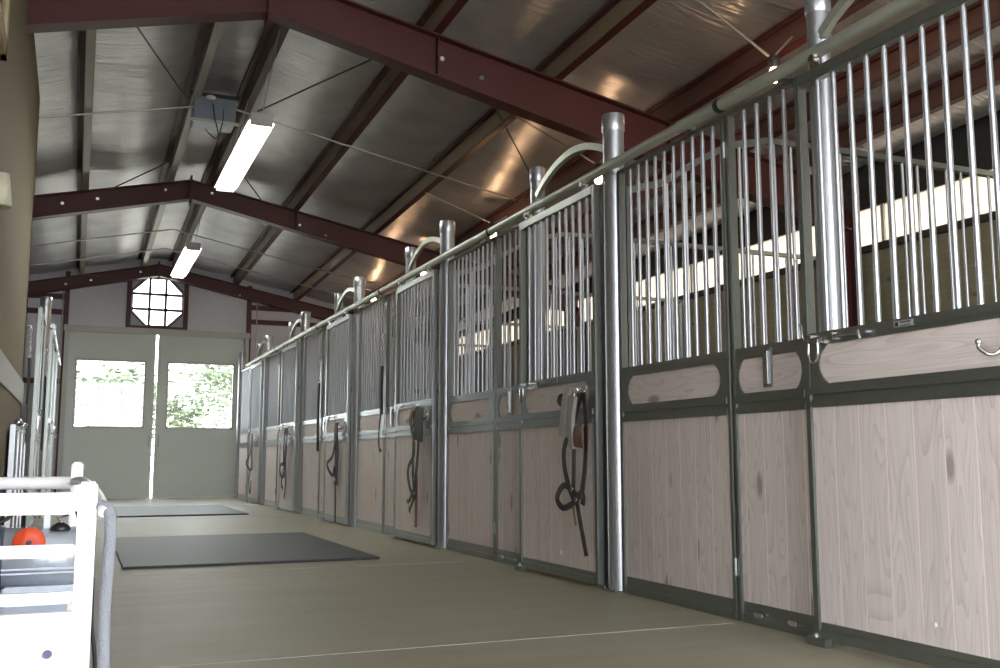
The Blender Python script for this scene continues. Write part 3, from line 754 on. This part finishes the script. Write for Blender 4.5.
# ------------------------------------------------------------------ fluorescent lights
def fluoro(y0, y1, z, lab):
    t = thing('fluorescent_light', lab, 'light', (1.42, (y0+y1)/2, z), 0, 'fluorescent strip lights')
    h = (y1-y0)/2
    m = MB(); m.box(-.07, -h, .03, .07, h, .09, .006); m.build('housing', simple('white lamp housing', (.7, .7, .68), .4), t)
    m = MB(); m.prism([(-.125, -h, .0), (-.07, -h, .06), (.07, -h, .06), (.125, -h, .0), (.115, -h, .0), (.065, -h, .05), (-.065, -h, .05), (-.115, -h, .0)], (0, 2*h, 0)); m.build('reflector', simple('white reflector', (.8, .8, .78), .35), t)
    for sx in (-.058, .058):
        MB().tube([(sx, -h+.03, -.0), (sx, h-.03, -.0)], .028, 12).build('tube', TUBE, t)
    for yy in (-h, h):
        m = MB(); m.box(-.1, yy-.02, -.03, .1, yy+.02, .085, .004); m.build('end_cap', simple('grey end cap', (.33, .33, .33), .4), t)
    for yy in (-h+.25, h-.25):
        m = MB(); yw = (y0+y1)/2 + yy; dz = T(1.42, yw) + .02 - z
        m.tube([(.03, yy, .09), (.20, yy, dz)], .005, 6); m.tube([(-.03, yy, .09), (.20, yy-.02, dz)], .005, 6); m.build('hanger_chain', CONDUIT, t)
    # the light it gives
    ld = bpy.data.lights.new('fluorescent_glow', 'AREA'); ld.shape = 'RECTANGLE'; ld.size = .2; ld.size_y = 2*h; ld.energy = 0
    return t
fluoro(8.95, 11.4, 3.83, 'nearer fluorescent strip light hanging below the ridge')
fluoro(14.75, 17.15, 3.80, 'farther fluorescent strip light in front of the octagonal window')

# vent fan housing between the ridge purlins
t = thing('roof_vent_fan', 'blue-grey vent fan housing set between the ridge purlins left of the near fluorescent light', 'vent fan', (1.26, 11.65, 4.58))
m = MB(); m.box(-.22, -.35, .0, .24, .02, .28, .01); m.build('housing', simple('blue grey sheet metal', (.20, .24, .30), .4, .4), t)
m = MB(); m.box(-.26, .28-.62, .29, .28, .32, .33); m.build('opening_shade', BLACKG, t)  # black slab painted as the shade inside the vent opening
m = MB(); m.box(-.26, -.37, -.02, .28, -.33, .01, .003); m.build('rim', TRIMP, t)
m = MB(); m.ball((-.05, -.42, .25), .035, 10, (1.6, 1, .8)); m.build('junction_cap', WHITEP, t)
m = MB(); m.tube(smooth_path([(-.02, -.36, .2), (.0, -.44, .0), (.04, -.44, -.18), (.0, -.42, -.22), (-.1, -.4, -.12)]), .006, 6); m.tube(smooth_path([(.1, -.38, .15), (.08, -.45, -.05), (.04, -.44, -.2)]), .005, 6); m.build('power_cable', BLACK, t)

# conduits under the roof
def conduit(y, xs, lab, drop=.03, r=.013, grp='roof conduits'):
    pts = [(x, y, T(x, y)-drop) for x in xs]
    m = MB(); m.tube(pts, r, 8); o = m.build('conduit', CONDUIT); tag(o, lab, 'conduit', grp); return o
conduit(11.5, [-2.5, -.1, RX, 2.85, 5.1], 'near cross conduit under the roof passing the near fluorescent light')
conduit(17.6, [-2.5, RX, 5.1], 'cross conduit under the roof just behind the middle rafter')
conduit(19.1, [-2.5, RX, 5.1], 'cross conduit under the roof nearest the end wall')
m = MB(); yb = 6.27
m.tube([(3.0, yb, T(3.0, yb)-.05), (4.4, yb, T(4.4, yb)-.05), (5.05, yb, 4.03)], .012, 8); tag(m.build('conduit', CONDUIT), 'pale conduit leading to the nearest warm bulb at upper right', 'conduit', 'roof conduits')
m = MB(); m.tube(smooth_path([(-.62, 20.76, 4.02), (-.42, 20.76, 4.0), (-.38, 20.76, 3.9), (-.38, 20.76, .0)]), .012, 8); tag(m.build('conduit', CONDUIT), 'conduit bending down the end wall left of the doors', 'conduit')
m = MB(); m.tube(smooth_path([(3.5, 20.76, 3.95), (3.36, 20.76, 3.93), (3.32, 20.76, 3.83), (3.32, 20.76, .0)]), .012, 8); tag(m.build('conduit', CONDUIT), 'conduit bending down the end wall right of the doors', 'conduit')
# brace rods
def rod(x0, y0, x1, y1, lab):
    m = MB(); m.tube([(x0, y0, T(x0, y0)-.03), (x1, y1, T(x1, y1)-.03)], .009, 6); tag(m.build('brace_rod', simple('dark rod', (.06, .05, .05), .5) if 'dark rod' not in bpy.data.materials else bpy.data.materials['dark rod']), lab, 'rod', 'diagonal roof brace rods')
rod(.05, 8.42, 1.0, 11.4, 'thin brace rod slanting from the near rafter to the fan housing')
rod(2.75, 8.42, 1.75, 11.35, 'thin brace rod slanting from the near rafter down to the near fluorescent light')
rod(3.25, 8.42, 5.3, 11.1, 'thin brace rod crossing the roof panels above the second stall')
rod(1.75, 13.3, 2.35, 14.6, 'thin brace rod meeting the middle rafter right of the near fluorescent light')
rod(.95, 13.6, .3, 14.6, 'thin brace rod meeting the middle rafter left of the ridge')

# warm bulbs above the stalls
for k in range(5):
    yb = 6.27 + PITCH*k; z = 3.87 if k == 0 else 3.80
    t = thing('stall_bulb', ['nearest', 'second', 'third', 'fourth', 'farthest'][k] + ' warm bulb hanging above the right stalls', 'lamp', (5.1, yb, z), 0, 'warm bulbs above the stalls')
    MB().lathe([(.02, .06), (.045, .07), (.05, .14), (.02, .17)], seg=16).build('socket', simple('dark socket', (.05, .04, .04), .5) if 'dark socket' not in bpy.data.materials else bpy.data.materials['dark socket'], t)
    MB().lathe([(.012, -.062), (.035, -.05), (.047, -.01), (.04, .04), (.022, .07)], seg=16).build('bulb', BULB, t)
    MB().tube([(0, 0, .16), (.2, 0, T(5.3, yb)-z)], .01, 6).build('stem', CONDUIT, t)
    if k:
        m = MB(); m.tube([(4.12, yb, T(4.12, yb)-.03), (5.05, yb, z+.17)], .01, 6); tag(m.build('conduit', CONDUIT), ['', 'second', 'third', 'fourth', 'farthest'][k] + ' conduit reaching a warm stall bulb behind the door track', 'conduit', 'roof conduits')
    ld = bpy.data.lights.new('bulb_light', 'POINT'); ld.energy = 3.2; ld.color = (1, .60, .32); ld.shadow_soft_size = .05
    lo = bpy.data.objects.new('bulb_light', ld); COL.objects.link(lo); lo.location = (5.1, yb, z-.09)

# ------------------------------------------------------------------ white cart at lower left
CY, CX = 2.3, .028
t = thing('white_cart', 'white tubular cart with slatted side standing at the lower left, holding a motor', 'cart', (CX, CY, 0))
x0 = -.34
def rail(nm, *a, **k): return MB().box(*a, **k).build(nm, WHITEP, t)
rail('post', -.020, -.012, .0, .018, .012, .712, bev=.005)
rail('post', x0-.02, -.02, .0, x0+.02, .02, .72, bev=.006)
rail('post', -.04, 1.15, .0, -.005, 1.185, .75, bev=.006)
rail('post', x0-.02, 1.15, .0, x0+.02, 1.19, .72, bev=.006)
rail('side_rail', x0, -.016, .645, -.019, .012, .690, bev=.006)
rail('side_rail', x0, -.012, .557, -.019, .010, .583, bev=.005)
rail('side_rail', x0, -.012, .462, -.019, .010, .486, bev=.005)
rail('side_rail', x0, 1.155, .445, -.04, 1.18, .475, bev=.005)
MB().tube([(x0, 1.16, .685), (-.04, 1.16, .685)], .020, 14).build('rear_rail', WHITEP, t)
rail('side_panel', x0, -.012, .12, -.019, .006, .436, bev=.004)
rail('panel_lip', x0, -.018, .420, -.019, .008, .446, bev=.003)
MB().lathe([(.009, -.012), (.006, -.022)], (-.062, -.012, .365), 12, 'y').build('bolt', simple('dark bolt', (.1, .1, .2), .3, .8), t)
MB().box(x0, .0, .40, -.03, 1.17, .412).build('shelf', ALU, t)
MB().tube(smooth_path([(-.03, 1.14, .69), (-.01, .7, .70), (.012, .2, .69), (.028, .02, .665), (.032, -.03, .648)]), .012, 12).build('bent_handle', WHITEP, t)
for sx, sy in ((-.0, .0), (x0, .0), (-.02, 1.17), (x0, 1.17)):
    pass
# grey foam sleeve hanging from the handle
m = MB(); fx, fy = CX+.038, CY-.035
m.tube(smooth_path([(fx-.012, fy+.03, .662), (fx+.004, fy+.01, .650), (fx+.008, fy, .60), (fx+.004, fy, .45), (fx+.010, fy, .25), (fx+.016, fy, .02)]), .0125, 14, scales=None)
tag(m.build('foam_sleeve', FOAM), 'grey foam pipe sleeve hanging down at the right corner of the white cart', 'foam sleeve')
m = MB(); m.tube(smooth_path([(fx-.019, fy+.14, .50), (fx-.017, fy+.12, .40), (fx-.006, fy+.1, .30), (fx-.004, fy+.09, .02)]), .004, 8)
tag(m.build('cable', BLACK), 'thin black cable hanging behind the grey foam sleeve', 'cable')
# motor
t = thing('electric_motor', 'silver ribbed motor with an orange disc, lying on the white cart shelf', 'motor', (-.055, CY+.42, .438))
MB().lathe([(.060, -.105), (.072, -.10), (.072, .075), (.060, .08)], (0, 0, .084), 28, 'x').build('body', ALU, t)
for xa in (-.125, .078):
    MB().lathe([(.03, xa), (.07, xa+.006), (.078, xa+.012), (.078, xa+.028), (.07, xa+.032)], (0, 0, .084), 28, 'x').build('end_bell', simple('dark blue grey casting', (.10, .12, .17), .4, .4) if 'dark blue grey casting' not in bpy.data.materials else bpy.data.materials['dark blue grey casting'], t)
MB().box(-.09, -.06, -.026, .07, .06, .02, .004).build('foot_plate', ALU, t)
m = MB()
for zz in (.06, .05, .11): m.box(-.095, -.074, zz, .07, -.066, zz+.004)
m.build('rib', ALU, t)
MB().lathe([(.012, -.006), (.034, -.004), (.036, 0), (.036, .006), (.03, .009)], (-.038, -.085, .125), 28, 'y').build('orange_disc', ORANGE, t)
MB().lathe([(.006, -.004), (.008, -.001)], (-.038, -.088, .125), 10, 'y').build('disc_screw', BLACKG, t)
MB().lathe([(.022, 0), (.024, .004), (.020, .012), (.008, .02)], (.028, -.03, .148), 18).build('filler_cap', BLACKG, t)
MB().tube([(.03, -.03, .166), (.02, -.03, .18), (.045, -.02, .185)], .004, 8).build('cap_lever', CHROME, t)
MB().box(-.01, -.02, .15, .004, .02, .20, .002).build('bracket', ALU, t)
MB().tube(smooth_path([(.055, -.03, .22), (.07, -.05, .17), (.085, -.06, .12)]), .004, 8).build('power_cable', BLACK, t)
MB().tube(smooth_path([(-.055, -.04, .22), (-.09, -.05, .18), (-.14, -.05, .16)]), .005, 8).build('power_cable', BLACK, t)

# ------------------------------------------------------------------ outside
m = MB(); m.box(-60, YE+.16, -.12, 60, 90, -.02); struct(m.build('ground_far', simple('sunlit pale gravel', (.50, .48, .42), .9, 0, .3, 3, .15)))
m = MB(); m.box(-60, -60, -.12, 60, YN-.31, -.02); m.box(-60, YN-.31, -.12, WL-.2, 40, -.02); struct(m.build('ground_near', simple('pale yard gravel', (.45, .43, .38), .9, 0, .3, 3, .15)))
def leaf_m(name, c):
    m, n, l, b = nt(name); b.inputs['Base Color'].default_value = (*c, 1); b.inputs['Roughness'].default_value = .6
    return m
LEAF = leaf_m('pale green leaves', (.085, .115, .065)); BARK = simple('grey bark', (.18, .15, .12), .9)
def tree(loc, h, rad, seed, lab, nl=2400):
    t = thing('tree', lab, 'tree', loc, 0, 'trees outside the end doors'); R = random.Random(seed)
    m = MB(); m.tube([(0, 0, -.05), (.05, 0, h*.3), (-.05, .05, h*.7)], .12, 8, scales=[1.3, 1, .5])
    tips = []
    for k in range(9):
        a = R.uniform(0, 6.28); z0 = h*R.uniform(.28, .6); r_ = rad*R.uniform(.4, .9); tip = (r_*math.cos(a), r_*math.sin(a), z0 + rad*R.uniform(.3, .9)); tips.append(tip)
        m.tube([(0, 0, z0), (tip[0]*.5, tip[1]*.5, (z0+tip[2])/2+.1), tip], .04, 6, scales=[1.2, .8, .3])
    m.build('trunk', BARK, t)
    bm = MB()
    for k in range(nl):
        c = tips[R.randrange(len(tips))]; s = rad*.33
        p = Vector((c[0]+R.gauss(0, s), c[1]+R.gauss(0, s), c[2]+R.gauss(0, s*.8)))
        q = Matrix.Rotation(R.uniform(0, 6.28), 3, 'Z') @ Matrix.Rotation(R.uniform(0, 3), 3, 'X'); w_ = R.uniform(.09, .17)
        vs = [bm.bm.verts.new(p + q @ Vector(v)) for v in ((-w_, 0, 0), (0, -w_*.5, .02), (w_, 0, 0), (0, w_*.5, .02))]
        bm.bm.faces.new(vs)
    bm.build('foliage', LEAF, t)
tree((.7, 30, 0), 3.9, 1.25, 1, 'pale leafy tree outside the left door window')
tree((6.6, 42, 0), 5.2, 2.1, 2, 'pale tree outside at the right edge of the right door window')
tree((3.0, 34.5, 0), 4.0, .9, 5, 'smaller pale tree outside the left part of the right door window', 700)
t = thing('fence', 'pale rail fence outside beyond the end doors', 'fence', (0, 29, 0))
for k in range(8): MB().box(-6+k*2-.04, -.04, -.02, -6+k*2+.04, .04, 1.3).build('fence_post', TRIMP, t)
for z in (.5, .85, 1.2): MB().box(-6, -.02, z, 8, .02, z+.06).build('fence_rail', TRIMP, t)

# ------------------------------------------------------------------ light
w = bpy.data.worlds.new('World'); S.world = w; w.use_nodes = True
bg = w.node_tree.nodes['Background']; bg.inputs[0].default_value = (.93, .96, 1., 1); bg.inputs[1].default_value = 4.2
sd = bpy.data.lights.new('sun', 'SUN'); sd.energy = 5.0; sd.angle = .02; sd.color = (1, .95, .86)
so = bpy.data.objects.new('sun', sd); COL.objects.link(so); so.rotation_euler = (math.radians(38), math.radians(30), 0)
def portal(loc, rot, sx, sy):
    d = bpy.data.lights.new('daylight_portal', 'AREA'); d.shape = 'RECTANGLE'; d.size = sx; d.size_y = sy; d.cycles.is_portal = True
    o = bpy.data.objects.new('daylight_portal', d); COL.objects.link(o); o.location = loc; o.rotation_euler = rot
portal(((4.6-.375)/2, YN-.15, 2.0), (-PI/2, 0, 0), 4.97, 4.0)      # towards +Y
portal(((DX0+DX1)/2, YE+.2, 2.2), (PI/2, 0, 0), 3.3, 4.4)

# ------------------------------------------------------------------ camera
cd = bpy.data.cameras.new('camera'); cam = bpy.data.objects.new('camera', cd); COL.objects.link(cam)
cam.location = (0, 0, .76); cam.rotation_euler = (math.radians(90+7.196), 0, -math.radians(23.02))
cd.sensor_width = 36; cd.lens = 35.64; cd.clip_start = .05; cd.clip_end = 300
S.camera = cam
S.view_settings.view_transform = 'Standard'; S.view_settings.look = 'None'; S.view_settings.gamma = 1
S.view_settings.use_curve_mapping = False; S.view_settings.exposure = 1.5
S.cycles.use_denoising = True
S.cycles.max_bounces = 8; S.cycles.diffuse_bounces = 5; S.cycles.glossy_bounces = 4
S.cycles.sample_clamp_indirect = 6
